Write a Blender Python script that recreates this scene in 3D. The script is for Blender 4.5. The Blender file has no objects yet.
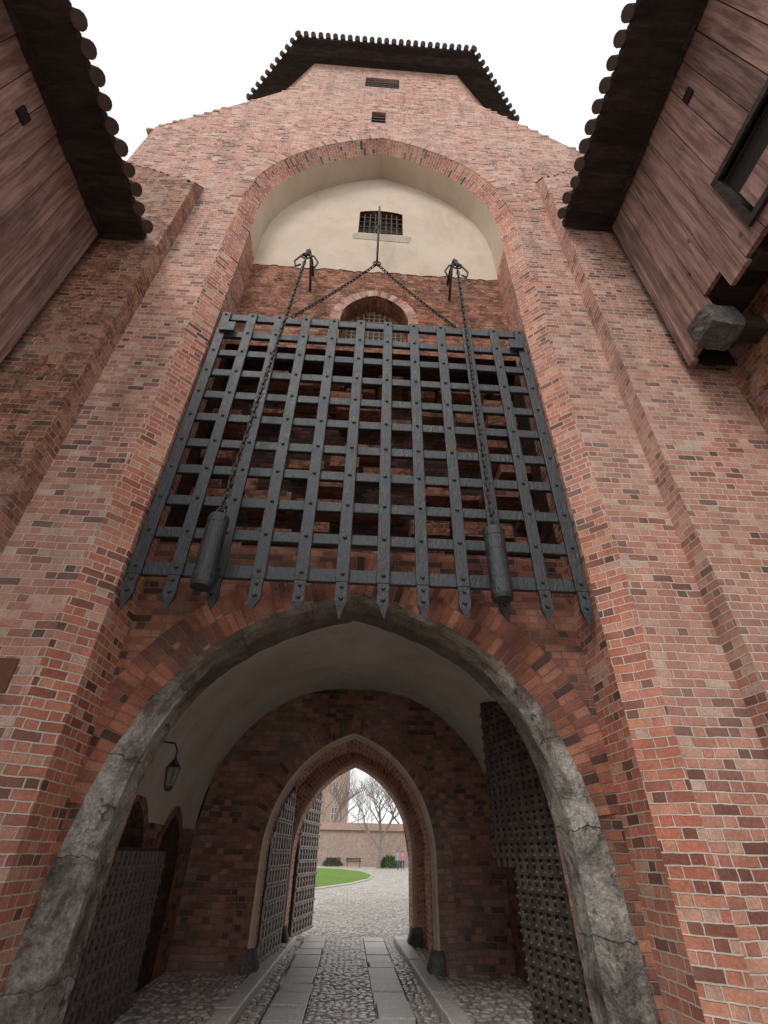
import bpy, bmesh, math, random
import numpy as np
from mathutils import Vector, Matrix
random.seed(7); np.random.seed(7)
scene=bpy.context.scene
COL=scene.collection

# ------------------------------------------------------------------ node helpers
class NT:
    def __init__(s,mat):
        s.t=mat.node_tree; s.n=s.t.nodes; s.l=s.t.links
    def node(s,typ,**kw):
        n=s.n.new(typ)
        for k,v in kw.items(): setattr(n,k,v)
        return n
    def set(s,sock,v):
        if isinstance(v,bpy.types.NodeSocket): s.l.new(v,sock)
        else: sock.default_value=v
    def m(s,op,a,b=0.0,c=None):
        n=s.node('ShaderNodeMath',operation=op)
        s.set(n.inputs[0],a); s.set(n.inputs[1],b)
        if c is not None: s.set(n.inputs[2],c)
        return n.outputs[0]
    def sstep(s,v,a,b,o0=0.0,o1=1.0):
        n=s.node('ShaderNodeMapRange',interpolation_type='SMOOTHSTEP')
        s.set(n.inputs[0],v); n.inputs[1].default_value=a; n.inputs[2].default_value=b
        n.inputs[3].default_value=o0; n.inputs[4].default_value=o1
        return n.outputs[0]
    def noise(s,vec,scale,detail=4,rough=.55,dist=0.0,color=False):
        n=s.node('ShaderNodeTexNoise'); s.l.new(vec,n.inputs['Vector'])
        n.inputs['Scale'].default_value=scale; n.inputs['Detail'].default_value=detail
        n.inputs['Roughness'].default_value=rough; n.inputs['Distortion'].default_value=dist
        return n.outputs['Color'] if color else n.outputs[0]
    def ramp(s,f,stops,interp='LINEAR'):
        n=s.node('ShaderNodeValToRGB'); s.l.new(f,n.inputs[0]); r=n.color_ramp; r.interpolation=interp
        while len(r.elements)<len(stops): r.elements.new(.5)
        for e,(p,c) in zip(r.elements,stops):
            e.position=p; e.color=(c[0],c[1],c[2],1)
        return n.outputs[0]
    def mix(s,f,a,b,mode='MIX'):
        n=s.node('ShaderNodeMix',data_type='RGBA',blend_type=mode)
        s.set(n.inputs[0],f)
        for k,v in ((6,a),(7,b)):
            if isinstance(v,tuple) and len(v)==3: v=(*v,1)
            s.set(n.inputs[k],v)
        return n.outputs[2]
    def pos(s): return s.node('ShaderNodeNewGeometry').outputs['Position']
    def bump(s,h,strength=.5,dist=.02):
        n=s.node('ShaderNodeBump'); n.inputs['Strength'].default_value=strength
        n.inputs['Distance'].default_value=dist; s.l.new(h,n.inputs['Height']); return n.outputs[0]
    def scale(s,vec,x,y,z):
        n=s.node('ShaderNodeVectorMath',operation='MULTIPLY'); s.l.new(vec,n.inputs[0]); n.inputs[1].default_value=(x,y,z); return n.outputs[0]
def new_mat(name):
    m=bpy.data.materials.new(name); m.use_nodes=True
    nt=NT(m); b=nt.n['Principled BSDF']; b.inputs['Specular IOR Level'].default_value=.25
    return m,nt,b

def brick_mat(name,stops,mortar,P=.345,h=.088,mw=.0066,grey=.35,dark=.4,bumpd=.016,moss=0.0,greycol=(.45,.33,.275),erode=0.0):
    m,nt,b=new_mat(name)
    uv=nt.node('ShaderNodeUVMap').outputs[0]; pos=nt.pos()
    nz=nt.noise(pos,2.2,3,.6,color=True)
    d=nt.node('ShaderNodeVectorMath',operation='MULTIPLY_ADD'); nt.l.new(nz,d.inputs[0]); d.inputs[1].default_value=(.04,.04,0); nt.l.new(uv,d.inputs[2])
    nz2=nt.noise(pos,22,2,.6,color=True)
    d2=nt.node('ShaderNodeVectorMath',operation='MULTIPLY_ADD'); nt.l.new(nz2,d2.inputs[0]); d2.inputs[1].default_value=(.011,.011,0); nt.l.new(d.outputs[0],d2.inputs[2])
    sp=nt.node('ShaderNodeSeparateXYZ'); nt.l.new(d2.outputs[0],sp.inputs[0])
    u,v=sp.outputs[0],sp.outputs[1]
    rv=nt.m('DIVIDE',v,h); row=nt.m('FLOOR',rv); fv=nt.m('SUBTRACT',rv,row)
    wn1=nt.node('ShaderNodeTexWhiteNoise',noise_dimensions='1D'); nt.l.new(row,wn1.inputs['W'])
    sh=nt.m('MULTIPLY_ADD',wn1.outputs[0],.16,nt.m('MULTIPLY',nt.m('FLOORED_MODULO',row,2.0),.5))
    s=nt.m('ADD',nt.m('DIVIDE',u,P),sh); cell=nt.m('FLOOR',s); t=nt.m('SUBTRACT',s,cell)
    isH=nt.m('GREATER_THAN',t,.6667)
    dd=nt.m('MULTIPLY',nt.m('MINIMUM',nt.m('MINIMUM',t,nt.m('ABSOLUTE',nt.m('SUBTRACT',t,.6667))),nt.m('SUBTRACT',1.0,t)),P)
    dv=nt.m('MULTIPLY',nt.m('MINIMUM',fv,nt.m('SUBTRACT',1.0,fv)),h)
    dist=nt.m('MINIMUM',dd,dv)
    cmb=nt.node('ShaderNodeCombineXYZ'); nt.l.new(nt.m('MULTIPLY_ADD',isH,.37,cell),cmb.inputs[0]); nt.l.new(row,cmb.inputs[1])
    wn=nt.node('ShaderNodeTexWhiteNoise',noise_dimensions='3D'); nt.l.new(cmb.outputs[0],wn.inputs['Vector'])
    rnd=wn.outputs[0]
    thr=nt.m('MULTIPLY_ADD',nt.noise(pos,1.3,3,.6),.009,-.0045)
    mask=nt.sstep(nt.m('ADD',dist,thr),mw*.7,mw*1.25)
    col=nt.ramp(rnd,stops)
    g=nt.noise(pos,38,4,.65)
    col=nt.mix(1.0,col,nt.ramp(g,[(.25,(.66,.64,.62)),(.7,(1.2,1.17,1.14))]),'MULTIPLY')
    sp2=nt.noise(pos,16,5,.75)
    col=nt.mix(nt.sstep(sp2,.61,.72,0,.3),col,(.55,.45,.38))
    big=nt.noise(pos,.55,6,.6)
    col=nt.mix(nt.sstep(big,.42,.66,0,grey),col,greycol)
    mcol=nt.mix(nt.noise(pos,9,3),tuple(c*.78 for c in mortar),tuple(c*1.22 for c in mortar))
    col=nt.mix(mask,mcol,col)
    st=nt.noise(nt.scale(pos,1.8,1.8,.35),1.0,6,.65)
    col=nt.mix(nt.sstep(st,.5,.76,0,dark),col,(.095,.072,.06))
    md=nt.noise(pos,2.6,5,.7)
    col=nt.mix(1.0,col,nt.ramp(md,[(.3,(.78,.75,.73)),(.65,(1.14,1.13,1.12))]),'MULTIPLY')
    if moss>0:
        mo=nt.noise(pos,1.7,6,.7); col=nt.mix(nt.sstep(mo,.54,.72,0,moss),col,(.14,.135,.07))
    hh=nt.m('ADD',nt.m('MULTIPLY',mask,nt.m('MULTIPLY_ADD',rnd,.55,.75)),nt.m('MULTIPLY',nt.noise(pos,45,4,.7),.5))
    if erode>0:
        er=nt.noise(pos,4.5,6,.7); e_=nt.sstep(er,.5,.62); hh=nt.m('SUBTRACT',hh,nt.m('MULTIPLY',e_,erode))
        col=nt.mix(nt.m('MULTIPLY',e_,.5),col,(.5,.22,.12))
    nt.l.new(col,b.inputs['Base Color'])
    b.inputs['Roughness'].default_value=.82
    nt.l.new(nt.bump(hh,.95,bumpd),b.inputs['Normal'])
    return m

S_main=[(0,(.13,.075,.065)),(.10,(.27,.125,.10)),(.24,(.46,.205,.155)),(.5,(.53,.25,.19)),(.75,(.58,.305,.235)),(.9,(.62,.39,.31)),(1,(.62,.48,.40))]
S_warm=[(0,(.11,.06,.052)),(.09,(.26,.10,.075)),(.22,(.48,.17,.115)),(.6,(.57,.22,.15)),(.88,(.61,.31,.22)),(1,(.6,.42,.34))]
S_rough=[(0,(.14,.06,.045)),(.2,(.35,.125,.08)),(.6,(.52,.185,.11)),(1,(.58,.29,.18))]
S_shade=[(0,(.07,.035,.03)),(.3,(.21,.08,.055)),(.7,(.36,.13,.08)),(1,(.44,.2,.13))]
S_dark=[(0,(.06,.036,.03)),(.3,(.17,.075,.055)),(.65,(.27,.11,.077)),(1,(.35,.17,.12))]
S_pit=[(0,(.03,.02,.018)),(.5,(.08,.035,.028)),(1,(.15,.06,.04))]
S_pale=[(0,(.36,.25,.22)),(.5,(.42,.31,.275)),(1,(.5,.39,.35))]
M_BRICK=brick_mat('weathered_brick',S_main,(.66,.59,.52),grey=.35,dark=.45)
M_PIER=brick_mat('red_pier_brick',S_warm,(.66,.59,.51),grey=.25,dark=.35)
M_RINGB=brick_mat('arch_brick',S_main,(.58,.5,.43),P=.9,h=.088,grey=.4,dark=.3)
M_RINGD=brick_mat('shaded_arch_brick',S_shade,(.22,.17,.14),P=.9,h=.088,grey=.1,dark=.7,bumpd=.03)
M_GATEW=brick_mat('shaded_sooty_gate_brick',S_shade,(.26,.21,.17),dark=.6,bumpd=.03,grey=.15)  # soot stains over brick tones with shade painted into them
M_BACK=brick_mat('rough_inner_brick',S_rough,(.3,.22,.17),dark=.55,bumpd=.06,mw=.009,grey=.2,erode=1.0)
M_PIT=brick_mat('dark_slot_brick',S_pit,(.05,.04,.035),dark=.7,bumpd=.05,mw=.009,grey=.0)  # deep shadow of the slot put into a near-black brick colour
M_HALL=brick_mat('dark_hall_brick',S_dark,(.21,.18,.155),dark=.45)  # darker brick palette for the passage walls
M_WING=brick_mat('mossy_brick',S_rough,(.54,.45,.37),dark=.45,moss=.35,bumpd=.05,mw=.009,grey=.55,erode=1.0,greycol=(.5,.37,.3))
M_FAR=brick_mat('pale_far_brick',S_pale,(.5,.45,.4),grey=.3,dark=.15)  # distance haze put into the colour as paler brick

def plaster(name,c1,c2,stain=.5,sc=1.2,bd=.02):
    m,nt,b=new_mat(name); pos=nt.pos()
    n=nt.noise(pos,sc,7,.62,.4); col=nt.mix(nt.sstep(n,.35,.65),c1,c2)
    s=nt.noise(nt.scale(pos,2.5,2.5,.5),1.0,6,.7); col=nt.mix(nt.sstep(s,.5,.78,0,stain),col,tuple(x*.45 for x in c1))
    nt.l.new(col,b.inputs['Base Color']); b.inputs['Roughness'].default_value=.92
    nt.l.new(nt.bump(nt.noise(pos,14,8,.7),.6,bd),b.inputs['Normal']); return m
M_PLAST=plaster('cream_plaster',(.58,.47,.37),(.64,.54,.44),.3)
M_VAULT=plaster('vault_plaster',(.5,.45,.38),(.62,.57,.5),.5,.8,.03)
M_TRIM=plaster('pale_arch_trim',(.5,.38,.29),(.6,.49,.39),.4,4)
M_SILLP=plaster('grey_sill_render',(.42,.35,.28),(.5,.43,.35),.4,5)
def stone(name,cols,sc=2.0,bd=.05,rough=.9,streak=.6,blocks=False):
    m,nt,b=new_mat(name); pos=nt.pos()
    n=nt.noise(pos,sc,9,.7,.6)
    if blocks:
        uv=nt.node('ShaderNodeUVMap').outputs[0]; sp=nt.node('ShaderNodeSeparateXYZ'); nt.l.new(uv,sp.inputs[0])
        vv=nt.m('ADD',sp.outputs[1],nt.m('MULTIPLY',nt.noise(pos,2.5,3),.3))
        q=nt.m('DIVIDE',vv,.85); fl=nt.m('FLOOR',q); fr_=nt.m('SUBTRACT',q,fl)
        wn=nt.node('ShaderNodeTexWhiteNoise',noise_dimensions='1D'); nt.l.new(fl,wn.inputs['W'])
        n=nt.m('ADD',n,nt.m('MULTIPLY_ADD',wn.outputs[0],.12,-.06))
        jd=nt.m('MINIMUM',fr_,nt.m('SUBTRACT',1.0,fr_)); jm=nt.sstep(jd,.002,.012)
    col=nt.ramp(n,cols)
    f=nt.noise(pos,sc*14,5,.7); col=nt.mix(1.0,col,nt.ramp(f,[(.3,(.5,.5,.5)),(.65,(1.25,1.25,1.25))]),'MULTIPLY')
    v=nt.node('ShaderNodeTexVoronoi'); nt.l.new(pos,v.inputs['Vector']); v.inputs['Scale'].default_value=9
    col=nt.mix(nt.sstep(nt.noise(pos,5,5,.75),.56,.66,0,streak),col,(.05,.045,.04))
    h=nt.m('ADD',nt.noise(pos,sc*3,8,.7),nt.m('MULTIPLY',v.outputs[0],.25))
    if blocks:
        col=nt.mix(nt.m('MULTIPLY_ADD',jm,.5,.5),(.06,.05,.045),col)
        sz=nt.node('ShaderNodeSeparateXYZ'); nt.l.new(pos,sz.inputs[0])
        shade_top=nt.m('MULTIPLY',nt.sstep(nt.m('ADD',sz.outputs[2],nt.m('MULTIPLY_ADD',nt.noise(pos,1.8,6,.7),2.4,-1.2)),2.1,3.7),.8)  # portcullis shade painted in: stone darkens towards the crown
        col=nt.mix(shade_top,col,(.115,.08,.058))
        h=nt.m('ADD',h,nt.m('MULTIPLY',jm,.15))
    nt.l.new(col,b.inputs['Base Color']); b.inputs['Roughness'].default_value=rough
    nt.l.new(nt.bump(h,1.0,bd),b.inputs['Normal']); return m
M_ARCHST=stone('weathered_shaded_arch_stone',[(.30,(.08,.07,.062)),(.42,(.21,.19,.165)),(.52,(.4,.37,.33)),(.66,(.64,.6,.55))],2.6,.09,.9,.85,True)
M_STONE=stone('weathered_stone',[(.25,(.045,.042,.04)),(.42,(.09,.085,.078)),(.55,(.15,.14,.13)),(.75,(.24,.225,.205))])
M_GRAN=stone('granite_slab',[(.25,(.44,.415,.39)),(.5,(.56,.535,.5)),(.75,(.66,.64,.6))],3,.012,.4,.15)
def metal(name,c,rough=.45,met=.3,rust=.3):
    m,nt,b=new_mat(name); pos=nt.pos()
    n=nt.noise(pos,6,6,.7); col=nt.mix(nt.sstep(n,.3,.7),tuple(x*.55 for x in c),tuple(x*1.5 for x in c))
    col=nt.mix(nt.sstep(nt.noise(pos,11,6,.75),.58,.72,0,rust),col,(.09,.055,.04))
    w=nt.noise(pos,17,5,.8); col=nt.mix(nt.sstep(w,.62,.74,0,.35),col,tuple(min(1,x*4) for x in c))
    nt.l.new(col,b.inputs['Base Color']); b.inputs['Metallic'].default_value=met
    r=nt.sstep(n,.3,.7,rough-.14,rough+.2); nt.l.new(r,b.inputs['Roughness']); b.inputs['Specular IOR Level'].default_value=.6
    nt.l.new(nt.bump(nt.noise(nt.scale(pos,26,26,9),1.0,6,.7),.9,.02),b.inputs['Normal']); return m
M_IRON=metal('dark_painted_iron',(.030,.034,.040),.38,.2,.25)
M_CHAIN=metal('chain_iron',(.05,.045,.04),.5,.5,.5)
M_STUD=metal('studded_door_plate',(.11,.09,.078),.45,.3,.4)
M_LATT=metal('iron_lattice_strap',(.27,.225,.19),.45,.1,.3)
def wood(name,c1,c2,w=.28,axis=1,grain=(14,14,.8),knots=True):
    m,nt,b=new_mat(name); pos=nt.pos(); sp=nt.node('ShaderNodeSeparateXYZ'); nt.l.new(pos,sp.inputs[0])
    wn=nt.node('ShaderNodeTexWhiteNoise',noise_dimensions='1D'); nt.l.new(nt.m('FLOOR',nt.m('DIVIDE',sp.outputs[axis],w)),wn.inputs['W'])
    off=nt.node('ShaderNodeVectorMath',operation='ADD'); nt.l.new(nt.scale(pos,*grain),off.inputs[0])
    cb=nt.node('ShaderNodeCombineXYZ'); nt.l.new(nt.m('MULTIPLY',wn.outputs[0],37.0),cb.inputs[2]); nt.l.new(cb.outputs[0],off.inputs[1])
    g=nt.noise(off.outputs[0],1.0,7,.65,.7)
    col=nt.mix(nt.sstep(g,.34,.66),c1,c2)
    col=nt.mix(1.0,col,nt.ramp(wn.outputs[0],[(0,(.7,.68,.7)),(.5,(.95,.93,.93)),(1,(1.25,1.2,1.18))]),'MULTIPLY')
    col=nt.mix(nt.sstep(nt.noise(nt.scale(pos,1.6,1.6,.8),1.0,6,.7),.45,.75,0,.55),col,tuple(x*.4 for x in c1))
    if knots:
        kn=nt.node('ShaderNodeTexVoronoi'); nt.l.new(nt.scale(pos,3.1,3.1,1.3),kn.inputs['Vector']); kn.inputs['Scale'].default_value=1.0
        col=nt.mix(nt.sstep(kn.outputs[0],.05,.10,.7,0),col,tuple(x*.25 for x in c1))
    nt.l.new(col,b.inputs['Base Color']); b.inputs['Roughness'].default_value=.8
    nt.l.new(nt.bump(g,.8,.018),b.inputs['Normal']); return m
M_WOOD=wood('weathered_boards',(.17,.092,.075),(.40,.26,.22),.345)
M_SOFF=wood('dark_soffit_boards',(.028,.021,.018),(.06,.045,.038),.22,1,(2,9,9),False)
M_OAK=wood('old_door_oak',(.03,.022,.018),(.07,.05,.04),.2)
def simple(name,c,rough=.8,var=.25,sc=8,bd=.01):
    m,nt,b=new_mat(name); pos=nt.pos(); n=nt.noise(pos,sc,5,.65)
    nt.l.new(nt.mix(n,tuple(x*(1-var) for x in c),tuple(x*(1+var) for x in c)),b.inputs['Base Color'])
    b.inputs['Roughness'].default_value=rough; nt.l.new(nt.bump(n,.5,bd),b.inputs['Normal']); return m
M_TILE=simple('dark_roof_tile',(.085,.058,.05),.8,.5,5,.02)
M_TILER=simple('red_roof_tile',(.3,.2,.165),.8,.4,3,.02)
M_DARK=simple('dark_opening',(.02,.016,.013),.9)
M_WINB=simple('brown_window_boards',(.10,.065,.047),.8,.4)
M_BARK=simple('grey_bark',(.22,.185,.16),.9,.4,6,.03)
M_LEAF=simple('shrub_leaf',(.05,.09,.03),.6,.5,3)
M_RUSTP=simple('brown_plaque',(.16,.08,.05),.7,.4,9)
M_WIN=simple('window_glass_dark',(.18,.16,.155),.3,.3)
M_WHITE=simple('window_frame_white',(.6,.58,.54),.6,.1)
M_MESH=simple('pale_wire_grille',(.3,.26,.21),.6,.2)
M_SKIN=simple('skin',(.5,.3,.22),.6,.05); M_HAIR=simple('hair',(.05,.03,.02),.7,.2)
M_PINK=simple('pink_jacket',(.5,.2,.22),.8,.1); M_NAVY=simple('navy_jacket',(.05,.06,.1),.8,.1); M_JEAN=simple('jeans',(.07,.09,.15),.85,.1); M_GREYC=simple('grey_coat',(.3,.3,.32),.85,.1)
m,nt,b=new_mat('lantern_glass'); b.inputs['Base Color'].default_value=(.35,.33,.28,1); b.inputs['Roughness'].default_value=.15; b.inputs['Transmission Weight'].default_value=.6; M_LGL=m
m,nt,b=new_mat('passage_cobbles'); a=nt.node('ShaderNodeAttribute',attribute_name='tone'); g=nt.node('ShaderNodeAttribute',attribute_name='gap'); pos=nt.pos()
c=nt.ramp(a.outputs['Fac'],[(0,(.28,.26,.24)),(.4,(.45,.42,.39)),(.7,(.57,.525,.48)),(1,(.68,.63,.57))])
c=nt.mix(1.0,c,nt.ramp(nt.noise(pos,30,5,.7),[(.3,(.65,.65,.65)),(.7,(1.2,1.2,1.2))]),'MULTIPLY')
c=nt.mix(g.outputs['Fac'],(.07,.058,.048),c); nt.l.new(c,b.inputs['Base Color']); b.inputs['Roughness'].default_value=.28
b.inputs['Specular IOR Level'].default_value=.65
nt.l.new(nt.bump(nt.noise(pos,40,5,.7),.5,.008),b.inputs['Normal']); M_COB=m
m,nt,b=new_mat('courtyard_cobbles'); pos=nt.pos()
v=nt.node('ShaderNodeTexVoronoi'); nt.l.new(pos,v.inputs['Vector']); v.inputs['Scale'].default_value=6
v2=nt.node('ShaderNodeTexVoronoi',feature='DISTANCE_TO_EDGE'); nt.l.new(pos,v2.inputs['Vector']); v2.inputs['Scale'].default_value=6
sepc=nt.node('ShaderNodeSeparateColor'); nt.l.new(v.outputs['Color'],sepc.inputs[0])
c=nt.ramp(sepc.outputs[0],[(0,(.38,.34,.3)),(.5,(.52,.48,.43)),(1,(.66,.61,.55))])
gp=nt.sstep(v2.outputs[0],.0,.09); c=nt.mix(gp,(.18,.16,.14),c)
c=nt.mix(nt.sstep(nt.noise(pos,.35,5,.6),.4,.7,0,.5),c,(.54,.48,.41))
nt.l.new(c,b.inputs['Base Color']); b.inputs['Roughness'].default_value=.7
nt.l.new(nt.bump(gp,.9,.05),b.inputs['Normal']); M_CCOB=m
m,nt,b=new_mat('lawn_grass'); pos=nt.pos()
c=nt.ramp(nt.noise(pos,1.2,8,.75),[(.3,(.09,.17,.025)),(.7,(.19,.31,.05))]); nt.l.new(c,b.inputs['Base Color']); b.inputs['Roughness'].default_value=.9
nt.l.new(nt.bump(nt.noise(pos,25,5,.8),.9,.06),b.inputs['Normal']); M_GRASS=m

# ------------------------------------------------------------------ mesh helpers
def auto_uv(me):
    uv=me.uv_layers.new(name='UVMap')
    for p in me.polygons:
        n=p.normal
        flat=abs(n.z)>.75
        if not flat:
            t=Vector((-n.y,n.x,0)); t.normalize()
            if abs(t.x)>abs(t.y):
                if t.x<0: t=-t
            elif t.y<0: t=-t
        for li in p.loop_indices:
            co=me.vertices[me.loops[li].vertex_index].co
            uv.data[li].uv=(co.x,co.y) if flat else (co.dot(t),co.z)
def mk(name,verts,faces,mat,parent=None,uvs=None,smooth=False,label=None,bevel=0):
    me=bpy.data.meshes.new(name); me.from_pydata([tuple(v) for v in verts],[],faces); me.update()
    if uvs is None: auto_uv(me)
    else:
        uv=me.uv_layers.new(name='UVMap')
        for l in me.loops: uv.data[l.index].uv=uvs[l.vertex_index]
    mats=mat if isinstance(mat,list) else [mat]
    for mm in mats: me.materials.append(mm)
    if smooth: me.polygons.foreach_set('use_smooth',[True]*len(me.polygons))
    o=bpy.data.objects.new(name,me); COL.objects.link(o)
    if parent: o.parent=parent
    if label: o['label']=label
    if bevel:
        b=o.modifiers.new('bev','BEVEL'); b.width=bevel; b.segments=2; b.limit_method='ANGLE'
    return o
def empty(name,label,cat,group=None):
    o=bpy.data.objects.new(name,None); COL.objects.link(o); o.empty_display_size=.3
    o['label']=label; o['category']=cat
    if group: o['group']=group
    return o
def top(o,label,cat,group=None):
    o['label']=label; o['category']=cat
    if group: o['group']=group
    return o
class B:
    def __init__(s): s.v=[]; s.f=[]
    def add(s,v,f):
        k=len(s.v); s.v+= [tuple(p) for p in v]; s.f+=[tuple(i+k for i in q) for q in f]
    def box(s,x0,x1,y0,y1,z0,z1):
        s.add([(x0,y0,z0),(x1,y0,z0),(x1,y1,z0),(x0,y1,z0),(x0,y0,z1),(x1,y0,z1),(x1,y1,z1),(x0,y1,z1)],
              [(0,3,2,1),(4,5,6,7),(0,1,5,4),(1,2,6,5),(2,3,7,6),(3,0,4,7)])
    def quad(s,a,b,c,d): s.add([a,b,c,d],[(0,1,2,3)])
    def tube(s,pts,r,n=8,r2=None,close=False,caps=True):
        pts=[Vector(p) for p in pts]; N=len(pts); rings=[]
        up=Vector((0,0,1)); prev=None
        for i,p in enumerate(pts):
            if close: d=pts[(i+1)%N]-pts[i-1]
            else: d=pts[min(i+1,N-1)]-pts[max(i-1,0)]
            d.normalize()
            if prev is None:
                a=d.cross(up)
                if a.length<.1: a=d.cross(Vector((1,0,0)))
            else: a=prev-d*prev.dot(d)
            a.normalize(); prev=a; b_=d.cross(a)
            rr=r if r2 is None else r+(r2-r)*i/(N-1)
            rings.append([p+(a*math.cos(2*math.pi*k/n)+b_*math.sin(2*math.pi*k/n))*rr for k in range(n)])
        V=[q for R in rings for q in R]; F=[]
        for i in range(N if close else N-1):
            j=(i+1)%N
            for k in range(n): F.append((i*n+k,i*n+(k+1)%n,j*n+(k+1)%n,j*n+k))
        if not close and caps:
            F.append(tuple(range(n))[::-1]); F.append(tuple((N-1)*n+k for k in range(n)))
        s.add(V,F)
    def mk(s,name,mat,parent=None,**k): return mk(name,s.v,s.f,mat,parent,**k)

def arch(hw,zs,rise,off=0.0,z0=None,n=28,cx=0.0):
    r=(hw*hw+rise*rise)/(2*hw); c=hw-r; R=r+off
    amax=math.acos(max(-1,min(1,-c/R)))
    rt=[(c+R*math.cos(a),zs+R*math.sin(a)) for a in [amax*i/n for i in range(n+1)]]
    if z0 is not None: rt=[(rt[0][0],z0+(zs-z0)*i/4) for i in range(4)]+rt
    left=[(-x,z) for x,z in rt]
    return [(x+cx,z) for x,z in left+rt[::-1][1:]]
def arch_z(hw,zs,rise,off=0.0):
    r=(hw*hw+rise*rise)/(2*hw); c=hw-r; R=r+off
    return lambda x: zs+math.sqrt(max(0,R*R-(abs(x)-c)**2)) if abs(x)<hw+off else zs
def loft(name,curves,mat,parent=None,sub=1,cx=0.0,jit=0.0,smooth=False,label=None):
    C=[]
    for i in range(len(curves)):
        C.append(curves[i])
        if i<len(curves)-1 and sub>1:
            (p,y),(q,y2)=curves[i],curves[i+1]
            for k in range(1,sub):
                t=k/sub; C.append(([(a[0]+(b[0]-a[0])*t,a[1]+(b[1]-a[1])*t) for a,b in zip(p,q)],y+(y2-y)*t))
    V=[];U=[];F=[]; N=len(C[0][0]); ref=C[0][0]
    arc=[ref[0][1]]
    for i in range(1,N): arc.append(arc[-1]+math.dist(ref[i],ref[i-1]))
    acc=C[0][1]
    for j,(p,y) in enumerate(C):
        if j: 
            q,yy=C[j-1]; acc+=math.sqrt((p[0][0]-q[0][0])**2+(y-yy)**2)
        for i in range(N):
            jx=[(random.random()-.5)*jit for _ in range(3)] if jit else (0,0,0)
            V.append((p[i][0]+cx+jx[0],y+jx[1],p[i][1]+jx[2])); U.append((acc,arc[i]))
    for j in range(len(C)-1):
        for i in range(N-1): F.append((j*N+i,j*N+i+1,(j+1)*N+i+1,(j+1)*N+i))
    return mk(name,V,F,mat,parent,uvs=U,smooth=smooth,label=label)
def strips(bld,y,x0,x1,n,lo,hi):
    lo_=lo if callable(lo) else (lambda x:lo); hi_=hi if callable(hi) else (lambda x:hi)
    for i in range(n):
        a=x0+(x1-x0)*i/n; b=x0+(x1-x0)*(i+1)/n
        bld.quad((a,y,lo_(a)),(b,y,lo_(b)),(b,y,hi_(b)),(a,y,hi_(a)))

# ------------------------------------------------------------------ TOWER
T=empty('gate_tower','tall red brick gate tower with pointed recess and tiled roof','tower')
YF,YP,YB=4.6,4.86,5.44
HW,ZS,RISE=2.65,12.95,3.8
CH=.28
bl=B()
def ztop(x):
    x=abs(x)
    if x<=2.45: return 23.6
    if x<=3.85: return 21.2+(19.2-21.2)*(x-2.45)/1.4
    return 19.2+(16.6-19.2)*(x-3.85)/1.95
az=arch_z(HW,ZS,RISE,CH)
HO=HW+CH
strips(bl,YF,-HO,-2.45,3,az,ztop); strips(bl,YF,2.45,HO,3,az,ztop)
def seg(x0,x1,n,ivs):
    for lo,hi in ivs: strips(bl,YF,x0,x1,n,lo,hi)
WS=-.15
seg(-2.45,-.5+WS,14,[(az,23.6)])
seg(-.5+WS,-.2+WS,3,[(az,21.5),(22.5,23.6)])
seg(-.2+WS,.2+WS,4,[(az,18.2),(19.1,21.5),(22.5,23.6)])
seg(.2+WS,.6+WS,3,[(az,21.5),(22.5,23.6)])
seg(.6+WS,2.45,14,[(az,23.6)])
for s in (-1,1):
    xs=sorted([s*HO,s*5.8]); strips(bl,YF,xs[0],xs[1],10,0,ztop)
front=bl.mk('front_wall',M_BRICK,T)
def window(name,x0,x1,z0,z1,y,depth,bars_v,bars_h,parent,frame_mat=M_TRIM,rb=.014,back=M_DARK):
    w=B()
    w.quad((x0,y,z0),(x0,y+depth,z0),(x0,y+depth,z1),(x0,y,z1)); w.quad((x1,y,z0),(x1,y+depth,z0),(x1,y+depth,z1),(x1,y,z1))
    w.quad((x0,y,z0),(x1,y,z0),(x1,y+depth,z0),(x0,y+depth,z0)); w.quad((x0,y,z1),(x1,y,z1),(x1,y+depth,z1),(x0,y+depth,z1))
    o=w.mk(name,frame_mat,parent)
    d=B(); d.quad((x0,y+depth,z0),(x1,y+depth,z0),(x1,y+depth,z1),(x0,y+depth,z1)); d.mk('opening',back,o)
    g=B()
    for i in range(bars_v):
        xx=x0+(x1-x0)*(i+1)/(bars_v+1); g.tube([(xx,y+.06,z0),(xx,y+.06,z1)],rb,6)
    for i in range(bars_h):
        zz=z0+(z1-z0)*(i+1)/(bars_h+1); g.tube([(x0,y+.08,zz),(x1,y+.08,zz)],rb,6)
    if g.v: g.mk('grille',M_CHAIN,o)
    return o
window('window',-.5+WS,.6+WS,21.5,22.5,YF,.35,0,4,T,M_BRICK,.03,M_WINB)
window('window',-.2+WS,.2+WS,18.2,19.1,YF,.35,0,3,T,M_BRICK,.03,M_WINB)
c0=arch(HW,ZS,RISE,0,0,30); c1=arch(HW,ZS,RISE,CH,0,30)
loft('recess_chamfer',[(c1,YF),(c0,YP)],M_PIER,T)
jl=[(-HW,z) for z in np.linspace(0,ZS-.9,6)]; jr=[(-x,z) for x,z in jl][::-1]
loft('recess_side',[(jl,YP),(jl,YB+.02)],M_PIER,T); loft('recess_side',[(jr,YP),(jr,YB+.02)],M_PIER,T)
cu=[(-HW,ZS-.9)]+arch(HW,ZS,RISE,0,None,30)+[(HW,ZS-.9)]
loft('plastered_soffit',[(cu,YP),(cu,YB+.02)],M_PLAST,T)
ci=arch(HW,ZS,RISE,CH,None,30); co=arch(HW,ZS,RISE,CH+.27,None,30)
loft('archivolt',[(ci,YF-.006),(co,YF-.006)],M_RINGB,T)
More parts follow.
